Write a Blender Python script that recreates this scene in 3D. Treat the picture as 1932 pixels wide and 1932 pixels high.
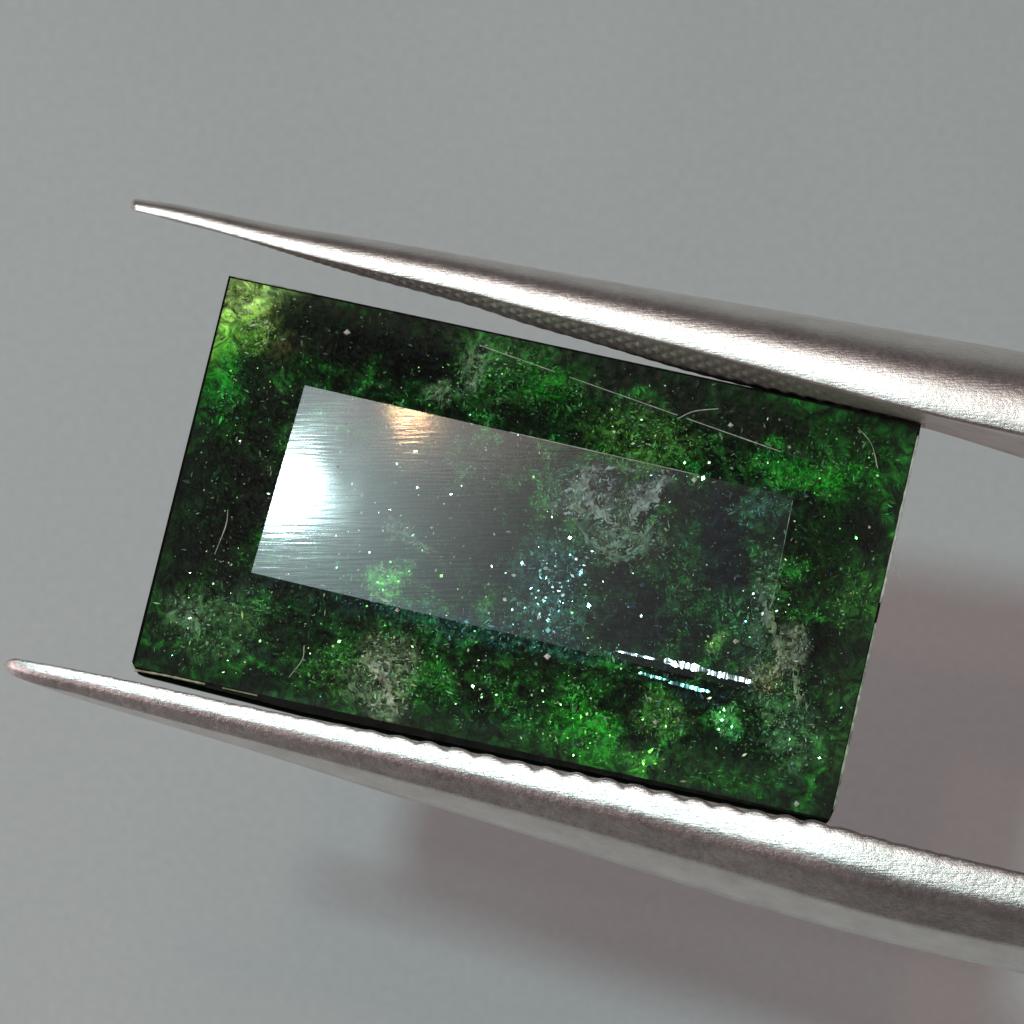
import bpy, math, random
from mathutils import Vector, noise

# ------------------------------------------------------------------ scene
S = bpy.context.scene
for o in list(bpy.data.objects):
    bpy.data.objects.remove(o, do_unlink=True)
S.unit_settings.system = 'METRIC'
S.unit_settings.scale_length = 0.001          # one unit is one millimetre
random.seed(11)

CAM_H = 80.0                                  # camera height above the gem, mm
MM = 96.6                                     # photo pixels (of 1932) per mm at the gem
PAPER_Z = -24.0

cd = bpy.data.cameras.new('camera')
cam = bpy.data.objects.new('camera', cd)
S.collection.objects.link(cam)
cam.location = (0, 0, CAM_H)
cd.sensor_width = 36.0
cd.lens = 36.0 * CAM_H / 20.0
cd.clip_start = 1.0
cd.clip_end = 2000.0
cd.dof.use_dof = True
cd.dof.focus_distance = CAM_H - 0.9
cd.dof.aperture_fstop = cd.lens * 1e-3 / 0.6
S.camera = cam

W = bpy.data.worlds.new('World')
S.world = W
W.use_nodes = True
bg = W.node_tree.nodes['Background']
bg.inputs['Color'].default_value = (1.0, 0.86, 0.85, 1)
bg.inputs['Strength'].default_value = 0.07

def lamp(name, direction, dist, size, watts, color):
    ld = bpy.data.lights.new(name, 'AREA')
    ld.shape = 'DISK'
    ld.size = size
    ld.energy = watts
    ld.color = color
    o = bpy.data.objects.new(name, ld)
    S.collection.objects.link(o)
    d = Vector(direction).normalized()
    o.location = d * dist
    o.rotation_euler = d.to_track_quat('Z', 'Y').to_euler()
    return o

KEY_DIR = (-0.231, 0.245, 1.0)
lamp('desk_light', KEY_DIR, 250, 17, 178000, (0.71, 0.98, 1.0))
lamp('warm_bulb', (-0.102, 0.324, 1.0), 250, 8.0, 19000, (1.0, 0.56, 0.26))
lamp('fill_light_top', (-0.05, 0.43, 0.90), 230, 90, 36000, (1.0, 0.78, 0.80))  # unseen overhead lamp, added as pink fill for shadow and steel
lamp('fill_light_left', (-0.86, -0.28, 0.40), 110, 105, 50000, (1.0, 0.78, 0.80))  # unseen low lamp added on the left to fill the paper's shadow
lamp('fill_light_right', (0.86, -0.26, 0.36), 200, 170, 92000, (1.0, 0.78, 0.80))  # unseen low lamp added on the right, fill only

S.render.engine = 'CYCLES'
S.view_settings.view_transform = 'Standard'
S.view_settings.look = 'None'
S.view_settings.exposure = 0.0
S.view_settings.gamma = 1.0
S.cycles.max_bounces = 4
S.cycles.diffuse_bounces = 2
S.cycles.glossy_bounces = 3
S.cycles.transparent_max_bounces = 8
S.cycles.sample_clamp_indirect = 4.0

# ------------------------------------------------------------------ geometry helpers
# the gem and the tweezers share one plane that leans a little to the light
N = Vector((0.005, 0.100, 1.0)).normalized()

def G(px, py, h=0.0):
    """Point at height h over the gem plane on the line through photo point (px, py)."""
    d = Vector(((px - 966.0) / MM / CAM_H, (966.0 - py) / MM / CAM_H, -1.0))
    c = Vector((0, 0, CAM_H))
    t = (h - c.dot(N)) / d.dot(N)
    return c + d * t

def link_mesh(name, verts, faces, mat, parent=None, smooth=True, colors=None):
    me = bpy.data.meshes.new(name)
    me.from_pydata([tuple(v) for v in verts], [], faces)
    me.update()
    if smooth:
        me.polygons.foreach_set('use_smooth', [True] * len(me.polygons))
    if colors:
        a = me.color_attributes.new('stone', 'FLOAT_COLOR', 'POINT')
        flat = []
        for c in colors:
            flat += [c[0], c[1], c[2], 1.0]
        a.data.foreach_set('color', flat)
    if mat:
        me.materials.append(mat)
    o = bpy.data.objects.new(name, me)
    S.collection.objects.link(o)
    if parent:
        o.parent = parent
        o.matrix_parent_inverse = parent.matrix_world.inverted()
    return o

def empty(name, loc):
    o = bpy.data.objects.new(name, None)
    o.empty_display_size = 0.5
    o.location = loc
    S.collection.objects.link(o)
    bpy.context.view_layer.update()
    return o

def tag(o, label, cat, group=None):
    o['label'] = label
    o['category'] = cat
    if group:
        o['group'] = group

def lerp(a, b, t):
    return a + (b - a) * t

def mix3(a, b, t):
    return (lerp(a[0], b[0], t), lerp(a[1], b[1], t), lerp(a[2], b[2], t))

def poly_at(poly, t):
    """Point of a polyline (px, py, h) at t of its length."""
    L = [0.0]
    for a, b in zip(poly, poly[1:]):
        L.append(L[-1] + math.hypot(b[0] - a[0], b[1] - a[1]))
    d = t * L[-1]
    for i in range(len(poly) - 1):
        if d <= L[i + 1] or i == len(poly) - 2:
            f = (d - L[i]) / (L[i + 1] - L[i])
            return mix3(poly[i], poly[i + 1], f)

def curve_y(pts):
    """Smooth function through (x, y) points (monotone enough cubic), straight beyond both ends."""
    xs = [p[0] for p in pts]; ys = [p[1] for p in pts]
    n = len(xs)
    m = []
    for i in range(n):
        if i == 0: m.append((ys[1] - ys[0]) / (xs[1] - xs[0]))
        elif i == n - 1: m.append((ys[-1] - ys[-2]) / (xs[-1] - xs[-2]))
        else: m.append((ys[i + 1] - ys[i - 1]) / (xs[i + 1] - xs[i - 1]))
    def f(x):
        if x <= xs[0]: return ys[0] + m[0] * (x - xs[0])
        if x >= xs[-1]: return ys[-1] + m[-1] * (x - xs[-1])
        i = 0
        while x > xs[i + 1]: i += 1
        w = xs[i + 1] - xs[i]; t = (x - xs[i]) / w
        return ((2*t**3 - 3*t*t + 1) * ys[i] + (t**3 - 2*t*t + t) * w * m[i]
                + (-2*t**3 + 3*t*t) * ys[i + 1] + (t**3 - t*t) * w * m[i + 1])
    return f

def loft(rings, cap=True):
    v = []; f = []
    k = len(rings[0])
    for r in rings: v += r
    for i in range(len(rings) - 1):
        for j in range(k):
            a = i * k + j; b = i * k + (j + 1) % k
            f.append((a, b, b + k, a + k))
    if cap:
        f.append(tuple(range(k - 1, -1, -1)))
        f.append(tuple(range((len(rings) - 1) * k, len(rings) * k)))
    return v, f

def tube(points, radii, sides=6):
    rings = []
    n = len(points)
    for i, p in enumerate(points):
        d = (points[min(i + 1, n - 1)] - points[max(i - 1, 0)]).normalized()
        a = d.cross(Vector((0, 0, 1)))
        if a.length < 1e-4: a = Vector((1, 0, 0))
        a.normalize(); b = d.cross(a)
        rings.append([p + (a * math.cos(2*math.pi*k/sides) + b * math.sin(2*math.pi*k/sides)) * radii[i] for k in range(sides)])
    return loft(rings)

# ------------------------------------------------------------------ material helpers
def new_mat(name):
    m = bpy.data.materials.new(name)
    m.use_nodes = True
    nt = m.node_tree
    nt.nodes.clear()
    out = nt.nodes.new('ShaderNodeOutputMaterial')
    return m, nt, out

def nd(nt, kind, **kw):
    n = nt.nodes.new(kind)
    for k, v in kw.items():
        if k in n.inputs: n.inputs[k].default_value = v
        else: setattr(n, k, v)
    return n

def ramp(nt, stops, src):
    r = nt.nodes.new('ShaderNodeValToRGB')
    e = r.color_ramp.elements
    while len(e) < len(stops): e.new(0.5)
    for i, (p, c) in enumerate(stops):
        e[i].position = p
        e[i].color = (c[0], c[1], c[2], 1) if not isinstance(c, (int, float)) else (c, c, c, 1)
    nt.links.new(src, r.inputs['Fac'])
    return r

def coords(nt, scale=(1, 1, 1), rot=(0, 0, 0)):
    tc = nt.nodes.new('ShaderNodeTexCoord')
    mp = nt.nodes.new('ShaderNodeMapping')
    mp.inputs['Scale'].default_value = scale
    mp.inputs['Rotation'].default_value = rot
    nt.links.new(tc.outputs['Object'], mp.inputs['Vector'])
    return mp.outputs['Vector']

# paper: matt grey-white sheet with a very fine tooth
def mat_paper():
    m, nt, out = new_mat('matt_paper')
    v = coords(nt)
    n1 = nd(nt, 'ShaderNodeTexNoise', Scale=5.0, Detail=5.0, Roughness=0.75)
    n2 = nd(nt, 'ShaderNodeTexNoise', Scale=0.12, Detail=2.0)
    nt.links.new(v, n1.inputs['Vector']); nt.links.new(v, n2.inputs['Vector'])
    r1 = ramp(nt, [(0.3, (0.536, 0.592, 0.583)), (0.7, (0.626, 0.680, 0.670))], n1.outputs['Fac'])
    r2 = ramp(nt, [(0.3, (0.96, 0.965, 0.97)), (0.7, (1, 1, 1))], n2.outputs['Fac'])
    mx = nd(nt, 'ShaderNodeMix', data_type='RGBA', blend_type='MULTIPLY')
    mx.inputs['Factor'].default_value = 1.0
    nt.links.new(r1.outputs['Color'], mx.inputs['A']); nt.links.new(r2.outputs['Color'], mx.inputs['B'])
    b = nd(nt, 'ShaderNodeBump', Strength=0.15, Distance=0.02)
    nt.links.new(n1.outputs['Fac'], b.inputs['Height'])
    p = nd(nt, 'ShaderNodeBsdfPrincipled', Roughness=0.9)
    p.inputs['Specular IOR Level'].default_value = 0.15
    nt.links.new(mx.outputs['Result'], p.inputs['Base Color'])
    nt.links.new(b.outputs['Normal'], p.inputs['Normal'])
    nt.links.new(p.outputs['BSDF'], out.inputs['Surface'])
    return m

# satin steel with lengthwise brushing and blasted speckle
def mat_steel(name, rough, speck, color, metallic=1.0, grain=11.0):
    m, nt, out = new_mat(name)
    ang = math.radians(13)
    v = coords(nt, (1, 1, 1), (0, 0, ang))
    vs = coords(nt, (1.2, 14, 14), (0, 0, ang))
    fine = nd(nt, 'ShaderNodeTexNoise', Scale=grain, Detail=5.0, Roughness=0.72)
    brush = nd(nt, 'ShaderNodeTexNoise', Scale=2.2, Detail=4.0, Roughness=0.65)
    big = nd(nt, 'ShaderNodeTexNoise', Scale=1.6, Detail=3.0)
    nt.links.new(v, fine.inputs['Vector']); nt.links.new(vs, brush.inputs['Vector']); nt.links.new(v, big.inputs['Vector'])
    rr = ramp(nt, [(0.25, rough - 0.10), (0.75, rough + 0.10)], fine.outputs['Fac'])
    cr = ramp(nt, [(0.3, tuple(c * 0.82 for c in color)), (0.7, color)], big.outputs['Fac'])
    b1 = nd(nt, 'ShaderNodeBump', Strength=speck, Distance=0.03)
    nt.links.new(fine.outputs['Fac'], b1.inputs['Height'])
    b2 = nd(nt, 'ShaderNodeBump', Strength=0.22, Distance=0.03)
    nt.links.new(brush.outputs['Fac'], b2.inputs['Height']); nt.links.new(b1.outputs['Normal'], b2.inputs['Normal'])
    p = nd(nt, 'ShaderNodeBsdfPrincipled', Metallic=metallic)
    nt.links.new(cr.outputs['Color'], p.inputs['Base Color'])
    nt.links.new(rr.outputs['Color'], p.inputs['Roughness'])
    nt.links.new(b2.outputs['Normal'], p.inputs['Normal'])
    nt.links.new(p.outputs['BSDF'], out.inputs['Surface'])
    return m

# polished clear skin of a facet: see-through green, mirror by Fresnel
def mat_facet(name, rough, bump, stretch, tint=(0.90, 0.97, 0.91), ior=1.55, haze=0.3, haze_amount=0.0, detail=4.0):
    m, nt, out = new_mat(name)
    v = coords(nt, stretch, (0, 0, math.radians(3)))
    n = nd(nt, 'ShaderNodeTexNoise', Scale=3.0, Detail=detail, Roughness=0.55)
    nt.links.new(v, n.inputs['Vector'])
    v2 = coords(nt)
    n2 = nd(nt, 'ShaderNodeTexNoise', Scale=0.8, Detail=3.0)
    nt.links.new(v2, n2.inputs['Vector'])
    b = nd(nt, 'ShaderNodeBump', Strength=bump, Distance=0.02)
    nt.links.new(n.outputs['Fac'], b.inputs['Height'])
    fr = nd(nt, 'ShaderNodeFresnel', IOR=ior)
    nt.links.new(b.outputs['Normal'], fr.inputs['Normal'])
    rr = ramp(nt, [(0.3, max(0.02, rough - 0.03)), (0.7, rough + 0.03)], n2.outputs['Fac'])
    t = nd(nt, 'ShaderNodeBsdfTransparent', Color=(*tint, 1))
    g = nd(nt, 'ShaderNodeBsdfGlossy', Color=(1, 1, 1, 1))
    nt.links.new(rr.outputs['Color'], g.inputs['Roughness'])
    nt.links.new(b.outputs['Normal'], g.inputs['Normal'])
    mx = nd(nt, 'ShaderNodeMixShader')
    nt.links.new(fr.outputs['Fac'], mx.inputs['Fac'])
    g2 = nd(nt, 'ShaderNodeBsdfGlossy', Color=(1, 1, 1, 1), Roughness=haze)
    nt.links.new(b.outputs['Normal'], g2.inputs['Normal'])
    gm = nd(nt, 'ShaderNodeMixShader', Fac=haze_amount)
    nt.links.new(g.outputs['BSDF'], gm.inputs[1]); nt.links.new(g2.outputs['BSDF'], gm.inputs[2])
    nt.links.new(t.outputs['BSDF'], mx.inputs[1]); nt.links.new(gm.outputs['Shader'], mx.inputs[2])
    nt.links.new(mx.outputs['Shader'], out.inputs['Surface'])
    return m

# the mottled green mineral itself; colour from the mesh attribute times fine noise
def mat_stone(name, rough, spec, noisy=True, metallic=0.0):
    m, nt, out = new_mat(name)
    at = nd(nt, 'ShaderNodeAttribute', attribute_name='stone')
    p = nd(nt, 'ShaderNodeBsdfPrincipled', Roughness=rough, Metallic=metallic)
    p.inputs['Specular IOR Level'].default_value = spec
    if noisy:
        v = coords(nt)
        n = nd(nt, 'ShaderNodeTexNoise', Scale=2.6, Detail=6.0, Roughness=0.68, Distortion=1.6)
        nt.links.new(v, n.inputs['Vector'])
        r = ramp(nt, [(0.36, (0.06, 0.06, 0.06)), (0.50, (0.80, 0.80, 0.80)), (0.66, (3.2, 3.2, 2.9))], n.outputs['Fac'])
        mx = nd(nt, 'ShaderNodeMix', data_type='RGBA', blend_type='MULTIPLY')
        mx.inputs['Factor'].default_value = 1.0
        nt.links.new(at.outputs['Color'], mx.inputs['A']); nt.links.new(r.outputs['Color'], mx.inputs['B'])
        nt.links.new(mx.outputs['Result'], p.inputs['Base Color'])
        b = nd(nt, 'ShaderNodeBump', Strength=0.6, Distance=0.06)
        nt.links.new(n.outputs['Fac'], b.inputs['Height'])
        nt.links.new(b.outputs['Normal'], p.inputs['Normal'])
    else:
        nt.links.new(at.outputs['Color'], p.inputs['Base Color'])
    nt.links.new(p.outputs['BSDF'], out.inputs['Surface'])
    return m

def mat_plain(name, color, rough, spec=0.5, nscale=6.0, var=0.35, metallic=0.0):
    m, nt, out = new_mat(name)
    v = coords(nt)
    n = nd(nt, 'ShaderNodeTexNoise', Scale=nscale, Detail=4.0)
    nt.links.new(v, n.inputs['Vector'])
    r = ramp(nt, [(0.3, tuple(c * (1 - var) for c in color)), (0.7, tuple(min(1, c * (1 + var)) for c in color))], n.outputs['Fac'])
    p = nd(nt, 'ShaderNodeBsdfPrincipled', Roughness=rough, Metallic=metallic)
    p.inputs['Specular IOR Level'].default_value = spec
    nt.links.new(r.outputs['Color'], p.inputs['Base Color'])
    nt.links.new(p.outputs['BSDF'], out.inputs['Surface'])
    return m

M_PAPER = mat_paper()
M_STEEL_UP = mat_steel('satin_steel', 0.35, 0.30, (0.90, 0.815, 0.775), grain=9.0)
M_STEEL_LOW = mat_steel('speckled_steel', 0.335, 0.46, (0.84, 0.80, 0.765), grain=6.0)
M_GRIP = mat_steel('grip_steel', 0.4, 0.15, (0.68, 0.65, 0.61), 0.75)
M_TABLE = mat_facet('table_polish', 0.075, 0.05, (0.4, 6.0, 1.0), detail=1.5, tint=(0.86, 0.95, 0.96), ior=1.68, haze=0.305, haze_amount=0.62)
M_CROWN = mat_facet('crown_polish', 0.16, 0.04, (2.0, 2.0, 2.0), tint=(0.88, 0.98, 0.86))
M_CROWN_LOW = mat_facet('worn_crown_polish', 0.30, 0.05, (2.0, 2.0, 2.0), tint=(0.88, 0.98, 0.86), ior=1.45)
M_BODY = mat_stone('mottled_green_stone', 0.45, 0.15)
M_FLAKE = mat_stone('mineral_flake', 0.38, 0.4, noisy=False)
M_GIRDLE = mat_plain('dark_green_girdle', (0.006, 0.014, 0.006), 0.5, 0.0)
M_PALE = mat_plain('pale_fibre', (0.55, 0.58, 0.50), 0.6, 0.3)
M_CHIP = mat_plain('pale_chipped_edge', (0.50, 0.46, 0.30), 0.45, 0.5)
M_DUST = mat_plain('dust_grain', (0.75, 0.72, 0.66), 0.55, 0.5)

# ------------------------------------------------------------------ paper sheet
paper_v = []; paper_f = []
PN = 24
for j in range(PN + 1):
    for i in range(PN + 1):
        x = -260 + 520 * i / PN; y = -260 + 520 * j / PN
        paper_v.append((x, y, PAPER_Z + 0.05 * noise.noise(Vector((x, y, 0)) * 0.01)))
for j in range(PN):
    for i in range(PN):
        a = j * (PN + 1) + i
        paper_f.append((a, a + 1, a + PN + 2, a + PN + 1))
paper = link_mesh('paper_surface', paper_v, paper_f, M_PAPER)
paper['kind'] = 'structure'
paper['label'] = 'plain matt grey-white paper surface below the held gem'

# ------------------------------------------------------------------ gemstone
TL, TR, BR, BL = (432, 520, 0), (1738, 800, 0), (1568, 1550, 0), (248, 1260, 0)
LOW1, LOW2 = (889, 1411, 0), (559, 1341, 0)        # the lower edge bows out a little
HT = 0.90
tTL, tTR, tBR, tBL = (575, 727, HT), (1497, 937, HT), (1424, 1306, HT), (474, 1080, HT)
W0 = (692, 576, 0)
Q = (1580, 890, 0.60)

gem = empty('gemstone', G(966, 1030, -4.2))
tag(gem, 'dark green rectangular faceted gemstone with mottled inclusions gripped between the tweezer tips', 'gemstone')

DOME_R = 60.0
tc_x, tc_y = (575 + 1497 + 1424 + 474) / 4, (727 + 937 + 1306 + 1080) / 4
def dome(px, py):
    r2 = ((px - tc_x) ** 2 + (py - tc_y) ** 2) / MM ** 2
    return (30.0 - r2) / (2 * DOME_R)

def edge_dist(p, a, b):
    ex, ey = b[0] - a[0], b[1] - a[1]
    return ((p[0] - a[0]) * ey - (p[1] - a[1]) * ex) / math.hypot(ex, ey)

def crown_h(px, py):
    """Height of the crown surface over the girdle plane at a photo point."""
    p = (px, py)
    best = 1.0
    for a, b, c in ((TL, TR, tTL), (TR, BR, tTR), (BR, BL, tBR), (BL, TL, tBL)):
        ref = edge_dist(c, a, b)
        best = min(best, edge_dist(p, a, b) / ref)
    return (HT + max(-0.26, dome(px, py) - 0.22)) * max(-0.2, best)

def ruled(name, A, B, nu, nv, mat, hfun=None):
    v = []; f = []
    for j in range(nv + 1):
        for i in range(nu + 1):
            a = poly_at(A, i / nu); b = poly_at(B, i / nu)
            p = mix3(a, b, j / nv)
            h = p[2] + (hfun(p[0], p[1]) if hfun else 0.0)
            v.append(G(p[0], p[1], h))
    for j in range(nv):
        for i in range(nu):
            a = j * (nu + 1) + i
            f.append((a, a + nu + 1, a + nu + 2, a + 1))
    return link_mesh(name, v, f, mat, gem)

# the table: a very slightly domed polished face
tab = ruled('table_facet', [tTL, tTR], [tBL, tBR], 60, 30, M_TABLE, lambda x, y: dome(x, y) - 0.22)
tab['label'] = 'large flat polished table face mirroring white and warm light'
def rim(p):
    return (p[0], p[1], p[2] + dome(p[0], p[1]) - 0.22)
def rim_line(a, b, n=20):
    return [rim(mix3(a, b, i / n)) for i in range(n + 1)]
ruled('crown_facet', rim_line(tBL, tTL), [BL, TL], 24, 8, M_CROWN)
ruled('crown_facet', [TL, W0, Q], rim_line(tTL, tTR), 48, 10, M_CROWN)
ruled('crown_facet', [W0, TR], [W0, Q], 40, 8, M_CROWN)
rf = ruled('crown_facet', rim_line(tTR, tBR), [TR, BR], 28, 10, M_CROWN)
link_mesh('sliver_facet', [G(*TR), G(*Q), G(*rim(tTR))], [(0, 1, 2)], M_CROWN, gem, smooth=False)
ruled('crown_facet', rim_line(tBR, tBL), [BR, LOW1, LOW2, BL], 48, 10, M_CROWN_LOW)

# girdle wall and pavilion
GD = 2.0
FLARE = Vector((-0.02, -0.03, 0))
def down(p, d):
    return G(p[0], p[1], 0) - N * d
outline = [TL, TR, (1738 - 4, 800 + 22, 0), (1573, 1530, 0), (1564, 1549, 0), LOW1, LOW2, (284, 1271, 0), (256, 1264, 0), (249, 1249, 0)]
for i in range(len(outline)):
    a, b = outline[i], outline[(i + 1) % len(outline)]
    n = max(2, int(math.hypot(b[0] - a[0], b[1] - a[1]) / 30))
    v = []; f = []
    for k in range(n + 1):
        p = mix3(a, b, k / n)
        wob = 0.015 * noise.noise(Vector((p[0], p[1], 0)) * 0.02)
        c = G(966, 1030, 0)
        inw = (c - G(p[0], p[1], 0)).normalized()
        low = FLARE if p[1] > 1226 + 0.21 * (p[0] - 253) else Vector((0, 0, 0))
        v += [G(p[0], p[1], 0) + N * -0.004, down(p, GD * 0.5) - inw * (0.02 + wob) + low * 0.8, down(p, GD) + inw * 0.03 + low]
    for k in range(n):
        for r in range(2):
            f.append((k*3 + r, k*3 + r + 1, k*3 + r + 4, k*3 + r + 3))
    if math.hypot(b[0] - a[0], b[1] - a[1]) > 100:
        link_mesh('girdle_facet', v, f, M_GIRDLE, gem)
    else:
        link_mesh('girdle_corner', v, f, M_GIRDLE, gem)
cen = G(966, 1030, 0)
pav = []
for p in outline:
    inw = (cen - G(p[0], p[1], 0)).normalized()
    pav.append(down(p, GD) + inw * 0.03 + (FLARE if p[1] > 1226 + 0.21 * (p[0] - 253) else Vector((0, 0, 0))))
keel_a, keel_b = G(640, 960, 0) - N * 4.2, G(1290, 1100, 0) - N * 4.2
def keel(i):
    return keel_a if outline[i][0] < 966 else keel_b
for i in range(len(outline)):
    j = (i + 1) % len(outline)
    ka, kb = keel(i), keel(j)
    if ka is kb: link_mesh('pavilion_facet', [pav[i], pav[j], ka], [(0, 2, 1)], M_GIRDLE, gem, smooth=False)
    else: link_mesh('pavilion_facet', [pav[i], pav[j], kb, ka], [(0, 3, 2, 1)], M_GIRDLE, gem, smooth=False)

# the mineral's own colours and two places of painted light: patches in the stone, (x, y, rx, ry, tilt, colour, strength)
PATCH = [
    (462, 575, 92, 68, -40, (0.80, 1.0, 0.32), 1.0), (446, 640, 60, 44, -40, (0.34, 0.80, 0.11), .9), (425, 720, 42, 80, 15, (0.01, 0.26, 0.02), .9),  # paler corner stone, with light passing through the thin corner painted in
    (520, 560, 40, 25, 10, (0.30, 0.45, 0.22), .6),
    (700, 640, 175, 58, 15, (0.0015, 0.0025, 0.0015), 1.0), (840, 690, 50, 45, 0, (0.001, 0.002, 0.002), 1.0), (560, 620, 45, 60, 0, (0.004, 0.012, 0.004), .8),
    (535, 660, 25, 25, 0, (0.06, 0.03, 0.015), .6),
    (360, 940, 62, 170, 15, (0.002, 0.006, 0.002), .9), (480, 790, 40, 90, 15, (0.006, 0.04, 0.006), .6), (450, 960, 40, 160, 15, (0.0015, 0.002, 0.003), .9),
    (950, 690, 75, 50, 20, (0.06, 0.24, 0.05), .95), (890, 690, 18, 40, 15, (0.30, 0.42, 0.28), .8), (830, 740, 28, 16, -30, (0.28, 0.42, 0.25), .7), (1040, 720, 60, 36, 15, (0.01, 0.22, 0.01), .8),
    (1000, 640, 60, 20, 12, (0.04, 0.14, 0.03), .7), (1240, 720, 200, 34, 12, (0.003, 0.008, 0.004), .9), (1300, 690, 30, 30, 0, (0.03, 0.08, 0.04), .5),
    (1130, 790, 60, 40, 12, (0.006, 0.03, 0.006), .7), (1220, 825, 90, 42, 12, (0.09, 0.24, 0.05), .9), (1400, 870, 80, 25, 12, (0.02, 0.10, 0.02), .7),
    (1560, 895, 95, 32, 12, (0.02, 0.34, 0.02), .95), (1640, 850, 60, 60, 0, (0.01, 0.10, 0.01), .7), (1480, 790, 120, 34, 12, (0.006, 0.05, 0.008), .6),
    (1590, 1020, 70, 100, 10, (0.004, 0.030, 0.004), .9), (1640, 1000, 34, 34, 0, (0.001, 0.003, 0.002), .9), (1630, 1150, 44, 70, 10, (0.04, 0.17, 0.03), .8),
    (1535, 1260, 34, 80, 10, (0.001, 0.003, 0.003), .95), (1600, 1330, 40, 120, 12, (0.025, 0.10, 0.02), .7),
    (700, 930, 200, 130, 12, (0.006, 0.007, 0.006), .9), (880, 1010, 130, 80, 12, (0.012, 0.012, 0.009), .8),
    (1110, 930, 40, 44, 0, (0.55, 0.50, 0.45), .85), (1225, 920, 36, 26, -30, (0.50, 0.46, 0.42), .85), (1175, 1010, 58, 48, 0, (0.28, 0.38, 0.22), .9), (1070, 920, 60, 30, 20, (0.08, 0.20, 0.10), .6),
    (1150, 890, 26, 24, 0, (0.06, 0.08, 0.10), .7), (770, 1015, 60, 14, 38, (0.28, 0.34, 0.20), .6),
    (1350, 1020, 55, 100, 5, (0.008, 0.014, 0.028), .85), (1220, 1150, 75, 70, 0, (0.010, 0.012, 0.020), .85), (980, 1105, 60, 32, 5, (0.005, 0.008, 0.014), .9),
    (1040, 1080, 56, 60, 0, (0.04, 0.16, 0.16), .7), (1050, 1160, 60, 30, 0, (0.10, 0.26, 0.22), .6), (1440, 960, 50, 30, 15, (0.06, 0.16, 0.12), .6),
    (1280, 1100, 40, 60, 0, (0.03, 0.16, 0.03), .6), (1390, 1180, 50, 60, 0, (0.03, 0.14, 0.05), .7),
    (560, 1120, 110, 30, 12, (0.010, 0.025, 0.022), .8), (620, 1180, 110, 40, 12, (0.004, 0.022, 0.008), .8), (400, 1180, 90, 55, 12, (0.05, 0.13, 0.05), .8),
    (360, 1160, 30, 26, 0, (0.16, 0.26, 0.18), .6), (500, 1230, 60, 22, 30, (0.006, 0.010, 0.014), .8),
    (720, 1290, 48, 70, -10, (0.30, 0.36, 0.24), .85), (640, 1280, 60, 40, 0, (0.05, 0.14, 0.03), .6),
    (920, 1190, 220, 26, 12, (0.02, 0.10, 0.10), .7), (820, 1290, 40, 40, 0, (0.02, 0.2, 0.02), .7),  # teal band paints the haze reflected by a bevel below the table
    (1100, 1380, 60, 46, 30, (0.03, 0.50, 0.03), .9), (1215, 1440, 24, 26, 0, (0.16, 0.85, 0.12), 1.0), (1365, 1360, 22, 26, 0, (0.14, 0.75, 0.20), .9), (735, 1095, 32, 28, 0, (0.18, 0.80, 0.14), 1.0),
    (1345, 1215, 14, 14, 0, (0.30, 0.85, 0.15), .9), (1220, 1245, 80, 16, 12, (0.006, 0.012, 0.016), .8), (1300, 1300, 90, 14, 12, (0.008, 0.02, 0.03), .8),
    (1440, 1150, 26, 90, 8, (0.10, 0.20, 0.10), .7), (1490, 1230, 30, 40, 0, (0.28, 0.30, 0.25), .8), (1480, 1370, 46, 80, -10, (0.08, 0.20, 0.10), .8), (1450, 1270, 24, 30, 0, (0.30, 0.32, 0.18), .8),
    (1000, 1400, 120, 50, 12, (0.012, 0.07, 0.012), .6), (1300, 1450, 120, 40, 12, (0.02, 0.08, 0.02), .6), (1250, 1350, 40, 30, 0, (0.10, 0.22, 0.06), .6),
    (920, 1440, 160, 20, 12, (0.006, 0.010, 0.006), .8),
    (330, 1060, 46, 70, 15, (0.003, 0.007, 0.003), .85), (1610, 1240, 44, 60, 10, (0.003, 0.010, 0.004), .8), (1500, 1000, 40, 60, 10, (0.003, 0.014, 0.006), .7),
    (860, 1350, 60, 30, 12, (0.004, 0.014, 0.005), .75), (1180, 1330, 50, 24, 12, (0.003, 0.012, 0.005), .75), (1420, 1430, 60, 34, 12, (0.004, 0.016, 0.006), .7),
    (560, 1290, 50, 24, 12, (0.004, 0.012, 0.005), .7), (1030, 800, 60, 20, 12, (0.003, 0.012, 0.004), .8), (500, 700, 40, 50, 10, (0.004, 0.012, 0.004), .8),
    (1400, 800, 110, 30, 12, (0.003, 0.010, 0.004), .8),
]
PATCH = [(x, y, rx, ry, math.cos(math.radians(a)), math.sin(math.radians(a)), c, s) for x, y, rx, ry, a, c, s in PATCH]

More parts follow.
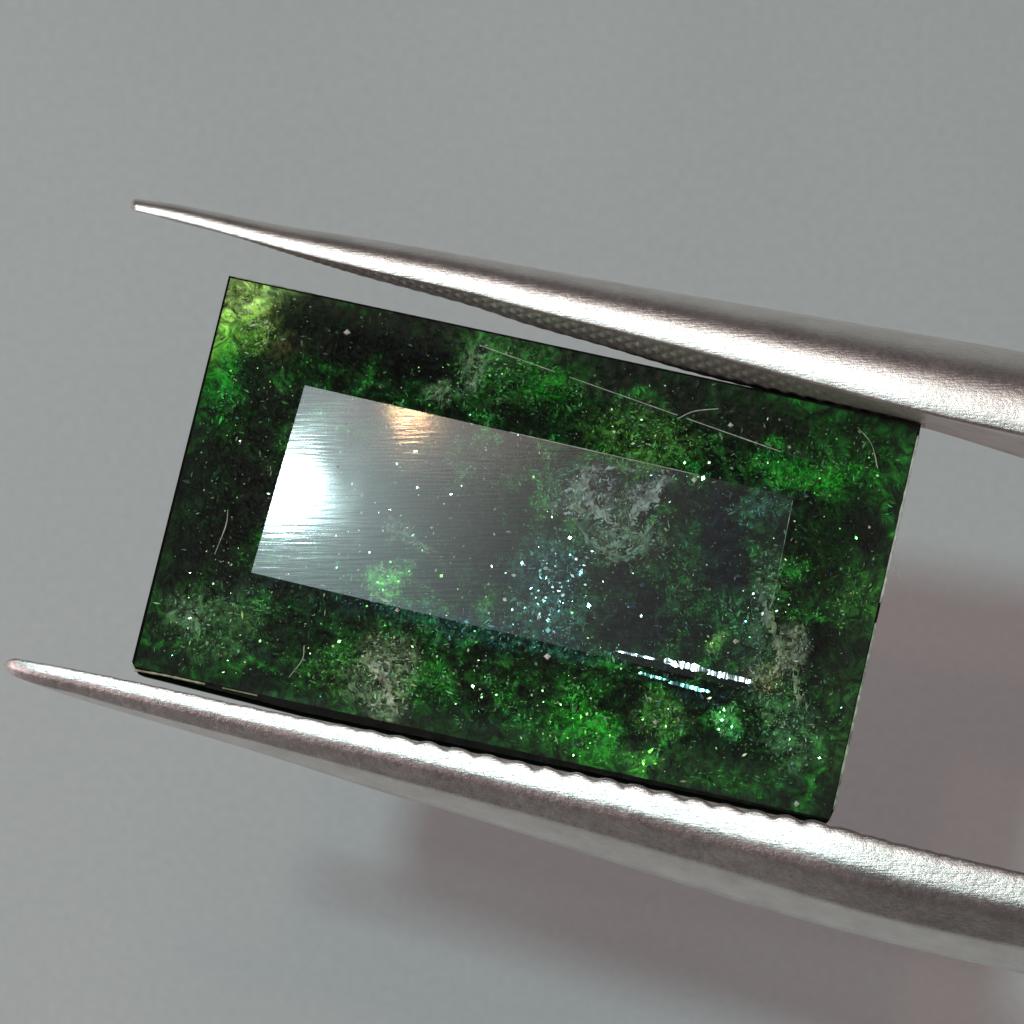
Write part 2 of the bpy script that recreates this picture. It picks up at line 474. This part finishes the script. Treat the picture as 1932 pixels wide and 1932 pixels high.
def stone_color(px, py, warp=True):
    if warp:
        q = Vector((px * 0.012, py * 0.012, 3.1))
        wx = 30 * noise.noise(q) + 14 * noise.noise(q * 3.1)
        wy = 30 * noise.noise(q + Vector((9, 4, 2))) + 14 * noise.noise(q * 3.1 + Vector((5, 1, 7)))
        px += wx; py += wy
    b = 0.5 + 0.5 * noise.fractal(Vector((px, py, 0)) * 0.018, 0.9, 2.1, 4)
    b = min(1, max(0, (b - 0.16) / 0.74))
    c = mix3((0.003, 0.014, 0.004), (0.036, 0.33, 0.044), b * b * b * 1.25)
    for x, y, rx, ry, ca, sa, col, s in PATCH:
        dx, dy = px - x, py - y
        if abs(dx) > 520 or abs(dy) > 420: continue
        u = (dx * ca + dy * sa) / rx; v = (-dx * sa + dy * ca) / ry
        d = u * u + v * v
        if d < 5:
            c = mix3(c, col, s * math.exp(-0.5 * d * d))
    return c

# rough green interior a little below the polished faces
NU, NV = 300, 170
v = []; f = []; col = []
def girdle_pt(u, w):
    a = mix3(TL, TR, u); b = mix3(BL, BR, u)
    return mix3(a, b, w)
for j in range(NV + 1):
    for i in range(NU + 1):
        p = girdle_pt(lerp(0.003, 0.997, i / NU), lerp(0.005, 0.995, j / NV))
        h = crown_h(p[0], p[1])
        q = Vector((p[0], p[1], 0))
        rough = 0.10 * noise.fractal(q * 0.02, 0.8, 2.2, 4) + 0.04 * noise.noise(q * 0.15)
        v.append(G(p[0], p[1], h - 0.66 * min(1, 0.12 + max(0, h) / 0.5) + rough * min(1, 0.1 + max(0, h) * 1.5)))
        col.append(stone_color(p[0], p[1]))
for j in range(NV):
    for i in range(NU):
        a = j * (NU + 1) + i
        f.append((a, a + NU + 1, a + NU + 2, a + 1))
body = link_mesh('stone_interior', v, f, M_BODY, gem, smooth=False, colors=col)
body['label'] = 'mottled dark green mineral inside the gem'

# thousands of small mineral flakes hanging between the interior and the polished skin
rnd = random.Random(5)
v = []; f = []; col = []
def add_flake(px, py, h, ln, wd, c, spread):
    o = G(px, py, h)
    n = (N + Vector((rnd.gauss(0, spread), rnd.gauss(0, spread), 0))).normalized()
    a = rnd.choice((0.0, 0.0, 1.57, 1.57, rnd.uniform(0, 3.14))) + rnd.gauss(0, 0.3) - 0.1
    t = Vector((math.cos(a), math.sin(a), 0)); t = (t - n * t.dot(n)).normalized()
    s = n.cross(t)
    k = len(v)
    bend = rnd.uniform(-0.4, 0.4)
    v.extend([o - t * ln * .5, o + s * wd * .5 + t * ln * rnd.uniform(-.2, .2), o + t * ln * .5 + s * wd * bend, o - s * wd * .5 + t * ln * rnd.uniform(-.2, .2)])
    f.append((k, k + 3, k + 2, k + 1))
    col.extend([c] * 4)
n_flake = 0
while n_flake < 18000:
    p = girdle_pt(rnd.uniform(0.006, 0.994), rnd.uniform(0.01, 0.99))
    px, py = p[0], p[1]
    hc = crown_h(px, py)
    if hc < 0.04: continue
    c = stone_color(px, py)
    lum = 0.3 * c[0] + 0.6 * c[1] + 0.1 * c[2]
    keep = min(1.0, 0.08 + lum * 9.0)
    if rnd.random() > keep: continue
    r = rnd.random()
    gain = math.exp(rnd.gauss(0.75, 0.8))
    c = (c[0] * gain * rnd.uniform(.6, 1.5), c[1] * gain, c[2] * gain * rnd.uniform(.6, 1.6))
    if r < 0.05: c = (0.35, 0.45, 0.34)
    elif r < 0.065: c = (0.70, 0.52, 0.42)
    elif r < 0.085: c = (0.06, 0.30, 0.28)
    elif r < 0.095: c = (0.08, 0.10, 0.40)
    c = tuple(min(0.9, x) for x in c)
    depth = rnd.uniform(0.05, 0.55)
    if rnd.random() < 0.62:
        ln = min(0.13, math.exp(rnd.gauss(math.log(0.05), 0.4))); wd = ln * rnd.uniform(0.25, 0.7)
    else:
        ln = min(0.20, math.exp(rnd.gauss(math.log(0.085), 0.35))); wd = ln * rnd.uniform(0.18, 0.35)
    add_flake(px, py, max(-0.4, hc - depth), ln, wd, c, 0.40)
    n_flake += 1
fl = link_mesh('mineral_flakes', v, f, M_FLAKE, gem, smooth=False, colors=col)
fl['kind'] = 'stuff'

# bright glints: clusters of tiny plates lying toward the light
v = []; f = []; col = []
half = (Vector(KEY_DIR).normalized() + Vector((0, 0, 1))).normalized()
def glints(x, y, rx, ry, n, c, spread=0.14, size=0.058, tilt=0.0):
    ca, sa = math.cos(math.radians(tilt)), math.sin(math.radians(tilt))
    for _ in range(n):
        u, w = rnd.gauss(0, .5) * rx, rnd.gauss(0, .5) * ry
        px, py = x + u * ca - w * sa, y + u * sa + w * ca
        hc = crown_h(px, py)
        if hc < 0.04: continue
        o = G(px, py, max(-.2, hc - rnd.uniform(.05, .3)))
        nn = (half + Vector((rnd.gauss(0, spread), rnd.gauss(0, spread), 0))).normalized()
        a = rnd.uniform(0, 3.14)
        t = Vector((math.cos(a), math.sin(a), 0)); t = (t - nn * t.dot(nn)).normalized(); s = nn.cross(t)
        ln = size * math.exp(rnd.gauss(0, .35)); wd = ln * rnd.uniform(.35, .9)
        k = len(v)
        v.extend([o - t * ln * .5, o + s * wd * .5, o + t * ln * .5, o - s * wd * .5])
        f.append((k, k + 3, k + 2, k + 1))
        g = rnd.uniform(.6, 1.3)
        col.extend([tuple(min(.95, x * g) for x in c)] * 4)
glints(1040, 1095, 80, 90, 110, (.55, .75, .72)); glints(1030, 1150, 70, 50, 30, (.35, .7, .6))
glints(735, 1092, 34, 26, 26, (.25, .85, .18)); glints(1215, 1440, 26, 26, 26, (.3, .9, .15)); glints(1100, 1385, 60, 40, 30, (.15, .7, .08))
glints(1368, 1358, 22, 24, 16, (.3, .85, .3)); glints(1343, 1212, 14, 14, 8, (.4, .9, .2)); glints(1310, 905, 14, 10, 8, (.6, .9, .6))
glints(1000, 1150, 420, 130, 120, (.5, .55, .5), .2, .05, 12); glints(900, 1300, 400, 80, 130, (.35, .55, .3), .2, .05, 12)
glints(1200, 800, 380, 60, 60, (.4, .55, .35), .2, .05, 12); glints(420, 1000, 90, 200, 40, (.45, .5, .4), .2, .045, 15)
glints(1450, 1200, 60, 160, 60, (.6, .62, .55), .2, .05, 10); glints(700, 950, 180, 140, 40, (.7, .7, .7), .12, .045)
for _ in range(3200):
    p = girdle_pt(rnd.uniform(.01, .99), rnd.uniform(.02, .98))
    c = stone_color(p[0], p[1])
    if rnd.random() > 0.12 + 3.0 * c[1]: continue
    k = rnd.random()
    cc = (.25, .75, .20) if k < .6 else ((.6, .7, .6) if k < .85 else ((.2, .6, .6) if k < .93 else (.8, .6, .45)))
    glints(p[0], p[1], 1, 1, 1, cc, .26, rnd.uniform(.022, .045))
gl = link_mesh('glinting_plates', v, f, mat_stone('glint_plate', 0.22, 0.9, noisy=False, metallic=0.85), gem, smooth=False, colors=col)
gl['kind'] = 'stuff'

# larger inclusions one can pick out: jagged pale fractures; then bright blades standing in for facet reflections
M_FRACTURE = mat_plain('pinkish_fracture', (0.74, 0.58, 0.50), 0.5, 0.6, 5.0, 0.75)
M_VEIL = mat_plain('pale_green_veil', (0.34, 0.44, 0.30), 0.55, 0.5, 5.0, 0.8)
def fracture(path, w, mat, seed, depth=0.05):
    """A crumpled jagged strip of broken crystal along a path of photo points."""
    rr = random.Random(seed)
    vv = []; ff = []
    n = 8 * (len(path) - 1)
    pts = [(p[0], p[1], 0) for p in path]
    rows = 5
    for i in range(n + 1):
        t = i / n
        p = poly_at(pts, t); q0 = poly_at(pts, max(0, t - .04)); q1 = poly_at(pts, min(1, t + .04))
        dx, dy = q1[0] - q0[0], q1[1] - q0[1]
        L = math.hypot(dx, dy) or 1
        nx, ny = -dy / L, dx / L
        ww = w * (0.35 + 0.9 * abs(noise.noise(Vector((t * 7, seed * 2.3, 0))))) * math.sin(math.pi * min(1, max(0, 0.08 + t * .88))) ** .5
        for k in range(rows):
            o = (k / (rows - 1) - .5) * 2 * ww * MM + rr.uniform(-.3, .3) * w * MM * (1.4 if k in (0, rows - 1) else .6)
            al = rr.uniform(-4, 4)
            px, py = p[0] + nx * o + dx / L * al, p[1] + ny * o + dy / L * al
            vv.append(G(px, py, crown_h(px, py) - depth - rr.uniform(0, 0.035) - 0.03 * abs(k - 2)))
    for i in range(n):
        for k in range(rows - 1):
            if rr.random() < 0.16: continue
            a = i * rows + k
            ff.append((a, a + 1, a + rows + 1)); ff.append((a, a + rows + 1, a + rows))
    return link_mesh('fracture_inclusion', vv, ff, mat, gem, smooth=False)
fracture([(1098, 884), (1104, 925), (1122, 962), (1155, 988)], 0.17, M_FRACTURE, 1)
fracture([(1256, 898), (1232, 935), (1200, 962), (1188, 990)], 0.15, M_FRACTURE, 2)
fracture([(1120, 890), (1165, 882), (1215, 892)], 0.08, M_FRACTURE, 3)
fracture([(1092, 990), (1118, 1032), (1168, 1056), (1214, 1036), (1226, 990)], 0.10, M_VEIL, 4)
fracture([(1150, 1000), (1170, 1030), (1188, 1012)], 0.12, M_VEIL, 5)
fracture([(690, 1238), (715, 1268), (728, 1305), (752, 1352)], 0.16, M_FRACTURE, 6)
fracture([(660, 1290), (700, 1330), (735, 1352)], 0.12, M_VEIL, 7)
fracture([(1436, 1120), (1452, 1178), (1476, 1228), (1500, 1268), (1508, 1330)], 0.15, M_VEIL, 8)
fracture([(1462, 1200), (1474, 1232), (1468, 1262)], 0.11, M_FRACTURE, 9)
fracture([(896, 655), (884, 690), (872, 716)], 0.10, M_VEIL, 10)
fracture([(838, 728), (822, 748), (800, 756)], 0.07, M_VEIL, 11)
fracture([(728, 966), (752, 1000), (784, 1022), (820, 1040)], 0.06, M_VEIL, 12, 0.06)

M_STREAK = mat_plain('silvery_reflection', (0.86, 0.88, 0.90), 0.22, 0.9, 9.0, 0.35, 0.75)  # silvery and bluish blades stand in for light reflected off facets
M_STREAK_BLUE = mat_plain('bluish_reflection', (0.25, 0.60, 0.78), 0.22, 0.9, 9.0, 0.5, 0.75)
def light_streak(x0, y0, x1, y1, w, depth, mat):
    """A bright blade turned to the light, standing in for a streak reflected by a facet."""
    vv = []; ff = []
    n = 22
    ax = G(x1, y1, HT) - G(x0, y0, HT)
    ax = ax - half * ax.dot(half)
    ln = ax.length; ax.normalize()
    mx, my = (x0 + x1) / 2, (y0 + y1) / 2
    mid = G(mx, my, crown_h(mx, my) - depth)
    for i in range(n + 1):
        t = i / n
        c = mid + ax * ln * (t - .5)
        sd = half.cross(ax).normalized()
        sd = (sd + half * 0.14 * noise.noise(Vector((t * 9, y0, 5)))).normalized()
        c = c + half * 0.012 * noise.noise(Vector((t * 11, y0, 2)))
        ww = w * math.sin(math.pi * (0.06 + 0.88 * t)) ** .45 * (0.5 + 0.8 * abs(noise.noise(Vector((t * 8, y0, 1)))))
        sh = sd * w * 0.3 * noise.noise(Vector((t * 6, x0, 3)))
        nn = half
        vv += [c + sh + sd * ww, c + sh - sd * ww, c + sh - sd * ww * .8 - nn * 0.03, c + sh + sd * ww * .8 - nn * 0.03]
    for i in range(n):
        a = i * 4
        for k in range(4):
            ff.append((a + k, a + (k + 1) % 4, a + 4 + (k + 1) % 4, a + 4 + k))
    return link_mesh('reflection_streak', vv, ff, mat, gem, smooth=False)
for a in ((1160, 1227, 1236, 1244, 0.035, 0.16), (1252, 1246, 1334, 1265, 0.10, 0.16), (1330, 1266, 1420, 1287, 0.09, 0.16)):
    light_streak(*a, M_STREAK)
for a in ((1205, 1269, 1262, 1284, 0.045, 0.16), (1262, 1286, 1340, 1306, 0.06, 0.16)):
    light_streak(*a, M_STREAK_BLUE)

# facet junction worn to a pale line, and the chipped lower edge
def strand(name, pts, r, mat, parent, lift=0.0):
    P = []
    n = 26
    for i in range(n + 1):
        p = poly_at(pts, i / n)
        P.append(G(p[0], p[1], p[2] + lift + 0.006 * noise.noise(Vector((i * .9, p[0], 0)))))
    R = [r * (0.55 + 0.6 * abs(noise.noise(Vector((i * .7, r * 99, pts[0][0]))))) for i in range(n + 1)]
    vv, ff = tube(P, R, 5)
    return link_mesh(name, vv, ff, mat, parent)
def on_line(t, a=W0, b=Q):
    return mix3(a, b, t)
strand('worn_edge', [on_line(.24), on_line(.40)], 0.013, M_PALE, gem, 0.004)
strand('worn_edge', [on_line(.43), on_line(.66)], 0.012, M_PALE, gem, 0.002)
strand('worn_edge', [on_line(.68), on_line(.88)], 0.014, M_PALE, gem, 0.003)
strand('worn_edge', [(BL[0] + 6, BL[1] + 4, 0), mix3(BL, BR, .05), mix3(BL, BR, .105)], 0.035, M_CHIP, gem, 0.0)
strand('worn_edge', [mix3(BL, BR, .13), mix3(BL, BR, .18)], 0.022, M_CHIP, gem, 0.0)
strand('worn_edge', [mix3(TR, BR, .03), mix3(TR, BR, .45)], 0.042, M_PALE, gem, 0.0)
strand('worn_edge', [mix3(TR, BR, .5), mix3(TR, BR, .97)], 0.034, M_VEIL, gem, 0.0)
strand('worn_edge', [mix3(TL, TR, .01), mix3(TL, TR, .12)], 0.014, M_VEIL, gem, 0.0)
strand('worn_edge', [rim(mix3(tTL, tTR, .42)), rim(mix3(tTL, tTR, .6)), rim(mix3(tTL, tTR, .8))], 0.014, M_PALE, gem, 0.0)
strand('worn_edge', [rim(mix3(tTR, tBR, .02)), rim(mix3(tTR, tBR, .55))], 0.010, M_VEIL, gem, 0.0)

# ------------------------------------------------------------------ tweezers
tw = empty('tweezers', G(7000, 2300, 0))
tag(tw, 'silver steel tweezers with fine serrated tips closing on the green gem', 'tweezers')

def hull(x, x0, r):
    """Rounds the tip: 0 at the very end, 1 once r past it."""
    t = min(1.0, max(0.0, (x - x0) / r))
    return math.sqrt(1 - (1 - t) ** 2)

FAR = 1990.0
def join_shift(x, side):
    """Beyond the picture the arms run on to the right and draw together at the joint."""
    if x < 2300: return 0.0
    t = min(1.0, (x - 2300) / 6200)
    t = t * t * (3 - 2 * t)
    return side * 400 * t

uT = curve_y([(250, 374), (340, 387), (524, 424), (684, 449), (889, 484), (992, 503), (1300, 557), (1573, 603), (1932, 664)])
uB = curve_y([(250, 396), (347, 419), (559, 476), (684, 507), (889, 554), (992, 582), (1300, 660), (1573, 734), (1743, 779), (1932, 822)])
uF = curve_y([(250, 398), (347, 424), (450, 450), (559, 484), (684, 522), (889, 578), (992, 612), (1146, 656), (1300, 702), (1463, 743), (1738, 808), (1932, 867)])

def stations(x0, x1, far):
    xs = []
    x = x0
    while x < x0 + 40:
        xs.append(x); x += 2.5
    while x < x1:
        xs.append(x); x += 6.0
    while x < far:
        xs.append(x); x += 180
    xs.append(far)
    return xs

def sizes(x):
    """y of outer edge, ridge edge and inner edge of the upper arm, widths held beyond the picture."""
    if x <= FAR: return uT(x), uB(x), uF(x)
    k = (x - FAR)
    g = min(1.0, k / 3000)
    base = uB(FAR) + 0.205 * k
    w1 = (uB(FAR) - uT(FAR)) * (1 + .3 * g); w2 = (uF(FAR) - uB(FAR))
    return base - w1, base, base + w2

rings = []
U0 = 248.0
inner_line = []
for x in stations(U0, FAR, 8600):
    yT, yB, yF = sizes(x)
    sh = join_shift(x, 1); yT += sh; yB += sh; yF += sh
    k = max(0.45, hull(x, U0, 8))
    m = (yT + yB) / 2
    yT, yB, yF = lerp(m, yT, k), lerp(m, yB, k), lerp(m, yF, k)
    w = (yB - yT) / MM
    hT = 0.42 - 0.02 * w
    hP = hT + 0.86 * w
    s0 = 0.20
    ring = []
    for i in range(25):
        s = i / 24
        if s > s0:
            h = hT + (hP - hT) * max(0.0, 1 - ((s - s0) / (1 - s0)) ** 2.9) ** (1 / 2.0)
        else:
            h = hP - 0.03 * (hP - hT) * ((s0 - s) / s0) ** 2
        ring.append(G(x, lerp(yB, yT, s), h))
    hB = hP - 0.03 * (hP - hT)
    dz = 0.35 * w + 0.75 * w
    for i in range(6):          # back of the arm, away from the camera
        t = (i + 1) / 7
        ring.append(G(x, lerp(yT, yF, t) + (2 if i else 3), hT - (hB - dz < hT) * 0.0 - 0.75 * w * math.sin(math.pi * (0.5 * t + 0.08))))
    inner_line.append((x, yB, yF, hB, hT - 0.75 * w, w))
    for i in range(5):          # inner face up to the ridge
        t = i / 5
        ring.append(G(x, lerp(yF, yB, t) - 2.0, lerp(hT - 0.75 * w, hB, t)))
    rings.append(ring)
vv, ff = loft(rings)
arm_u = link_mesh('arm', vv, ff, M_STEEL_UP, tw)
arm_u['label'] = 'straight upper arm with a smooth satin back'

# knurled inner face of the upper arm
vv = []; ff = []
NW = 16
pts = [p for p in inner_line if p[0] < 1500]
xs = [300 + 2.5 * i for i in range(int((1745 - 300) / 2.5) + 1)]
for x in xs:
    yT, yB, yF = sizes(x)
    w = (yB - yT) / MM
    hT = 0.42 - 0.02 * w; hB = hT + 0.86 * w * 0.96; hF = hT - 0.75 * w
    fade = min(1.0, (x - 300) / 300) * min(1.0, max(0.25, (1760 - x) / 300))
    for j in range(NW + 1):
        t = j / NW
        a = math.pi * (x / 34.0 + t * 2.6); b = math.pi * (x / 34.0 - t * 2.6)
        kn = (abs(math.sin(a)) * abs(math.sin(b))) ** 0.7
        out = 0.6 + 5.5 * fade * kn * math.sin(math.pi * min(1, max(0, t * .86 + .07)))
        y = lerp(yB, yF, t)
        vv.append(G(x, y + (out - 2.0) * min(1, t * 5 + 0.2), lerp(hB, hF, t)))
n1 = NW + 1
for i in range(len(xs) - 1):
    for j in range(NW):
        a = i * n1 + j
        ff.append((a, a + 1, a + n1 + 1, a + n1))
link_mesh('grip_face', vv, ff, M_GRIP, arm_u)

lA = curve_y([(9, 1240), (60, 1248), (136, 1262), (268, 1289), (479, 1335), (753, 1391), (1026, 1450), (1163, 1476), (1374, 1522), (1565, 1557), (1700, 1592), (1932, 1647)])
lC = curve_y([(9, 1268), (60, 1288), (149, 1311), (297, 1352), (479, 1399), (753, 1472), (1026, 1545), (1368, 1643), (1650, 1728), (1932, 1790)])
lE = curve_y([(9, 1268), (60, 1289), (149, 1319), (297, 1363), (479, 1417), (753, 1504), (889, 1543), (1368, 1693), (1650, 1772), (1932, 1838)])
def lsizes(x):
    if x <= FAR: return lA(x), lC(x), lE(x)
    k = x - FAR
    base = lA(FAR) + 0.205 * k
    return base, base + lC(FAR) - lA(FAR), base + lE(FAR) - lA(FAR)

# fall of the rounded top from its crest: level, then a chamfer leaning to about 42 degrees
LOW_DROP = []
acc = 0.0
for i in range(27):
    t = min(1.0, max(0.0, (i / 26 - 0.34) / 0.42)); t = t * t * (3 - 2 * t)
    acc += math.tan(math.radians(44 * t)) / 26
    LOW_DROP.append(acc)
rings = []
L0 = 8.0
edge_low = []
for x in stations(L0, FAR, 8600):
    yA, yC, yE = lsizes(x)
    sh = join_shift(x, -1); yA += sh; yC += sh; yE += sh
    k = max(0.10, hull(x, L0, 22))
    m = (yA + yC) / 2
    yA, yC, yE = lerp(m, yA, k), lerp(m, yC, k), lerp(m, yE, k)
    w = (yC - yA) / MM
    hP = 0.34 + 0.80 * w + 0.055 * (min(x, 2600) - 1000) / MM
    s0 = 0.22
    hC = hP - LOW_DROP[-1] * w
    hA = hP - 0.04 * w
    # rounded teeth along the gripping edge
    amp = 9.0 * min(1, max(0, (x - 430) / 420)) * (1 if x < 1560 else max(0.12, 1 - (x - 1500) / 160))
    if x > FAR: amp = 0
    tooth = -amp * (abs(math.sin(math.pi * x / 56.0)) ** 0.75 - 0.5) + 1.6 * noise.noise(Vector((x * .05, 0, 0)))
    ring = []
    for i in range(27):
        s = i / 26
        if s > s0:
            h = hP - LOW_DROP[i] * w
        else:
            h = hP - (hP - hA) * ((s0 - s) / s0) ** 3
        y = lerp(yA, yC, s) + tooth * max(0.0, 1 - s / 0.22) ** 1.5
        ring.append(G(x, y, h))
    for i in range(1, 7):       # flat flank leaning outward and away from the camera
        t = i / 6
        ring.append(G(x, lerp(yC, yE, t), hC - 0.06 * w - 0.95 * w * t ** 1.3))
    for i in range(1, 6):       # back
        t = i / 6
        ring.append(G(x, lerp(yE, yA, t), hC - 1.01 * w - 0.25 * w * math.sin(math.pi * t)))
    for i in range(4):          # inner face toward the gem
        t = i / 4
        ring.append(G(x, yA + 2 + tooth * .6, lerp(hC - 0.9 * w, hA, t)))
    rings.append(ring)
vv, ff = loft(rings)
arm_l = link_mesh('arm', vv, ff, M_STEEL_LOW, tw)
arm_l['label'] = 'bowed lower arm with bright speckled top and rounded teeth'
# welded joint where both arms meet, far outside the picture
jr = []
for x in (8300, 8500, 9000, 9700, 9800):
    yA, yC, yE = lsizes(x); yT, yB, yF = sizes(x)
    y0 = yT + join_shift(x, 1) - 20; y1 = yE + join_shift(x, -1) + 20
    if x in (8300, 9800): y0 += 40; y1 -= 40
    hh = 1.3 if x not in (8300, 9800) else 1.0
    jr.append([G(x, y0, -hh * .6), G(x, y0, hh), G(x, y1, hh), G(x, y1, -hh * .6)])
vv, ff = loft(jr)
link_mesh('joint', vv, ff, M_STEEL_UP, tw, smooth=False)

# ------------------------------------------------------------------ lint and dust
def lint(pts, r, label):
    q = []
    for px, py, lift in pts:
        q.append((px, py, crown_h(px, py) + lift))
    P = []; n = 18
    fx = curve_y([(i, p[0]) for i, p in enumerate(q)]); fy = curve_y([(i, p[1]) for i, p in enumerate(q)]); fh = curve_y([(i, p[2]) for i, p in enumerate(q)])
    for i in range(n + 1):
        t = i / n * (len(q) - 1)
        P.append(G(fx(t), fy(t), fh(t)))
    vv, ff = tube(P, [r * (0.7 + 0.3 * math.sin(math.pi * i / n)) for i in range(n + 1)], 6)
    o = link_mesh('lint_fibre', vv, ff, M_PALE, None)
    tag(o, label, 'lint', 'lint fibres on the gem')
    return o
lint([(430, 962, .02), (426, 992, .03), (405, 1046, .02)], 0.0105, 'short curved pale fibre on the left sloping face of the gem')
lint([(1278, 790, .03), (1310, 776, .04), (1356, 771, .03)], 0.0105, 'pale fibre curving off the long worn edge near the upper tweezer arm')
lint([(1618, 806, .03), (1644, 838, .04), (1656, 884, .03)], 0.0105, 'arched pale fibre near the gem corner touching the upper tweezer arm')
lint([(574, 1218, .03), (570, 1245, .03), (545, 1278, .03)], 0.0105, 'thin pale fibre on the lower left of the gem above the lower tweezer arm')
lint([(1686, 1062, .04), (1692, 1078, .06), (1704, 1098, .05)], 0.008, 'tiny hair sticking out past the right edge of the gem')

v = []; f = []
rd = random.Random(3)
def grain(px, py, r):
    c = G(px, py, max(0, crown_h(px, py))  + r * .4)
    k = len(v)
    ax = [Vector((1, 0, 0)), Vector((0, 1, 0)), Vector((0, 0, 1))]
    for a in ax:
        v.append(c + a * r * rd.uniform(.6, 1.3)); v.append(c - a * r * rd.uniform(.6, 1.3))
    for tri in ((0, 2, 4), (2, 1, 4), (1, 3, 4), (3, 0, 4), (2, 0, 5), (1, 2, 5), (3, 1, 5), (0, 3, 5)):
        f.append(tuple(k + t for t in tri))
for px, py, r in ((637, 880, .035), (653, 800, .025), (1378, 803, .06), (655, 628, .07), (1640, 995, .035), (1033, 1238, .06), (1387, 1210, .07), (1236, 1362, .06), (1310, 905, .05), (1690, 1016, .05), (1502, 1517, .06), (815, 995, .03), (750, 1152, .05), (640, 1045, .03)):
    grain(px, py, r)
for _ in range(260):
    p = girdle_pt(rd.uniform(.01, .99), rd.uniform(.02, .97))
    if 480 < p[0] < 1050 and 740 < p[1] < 1150: continue
    grain(p[0], p[1], rd.uniform(.008, .02))
dust = link_mesh('dust', v, f, M_DUST, None, smooth=False)
dust['kind'] = 'stuff'
tag(dust, 'fine pale dust grains scattered over the faces of the gem', 'dust')
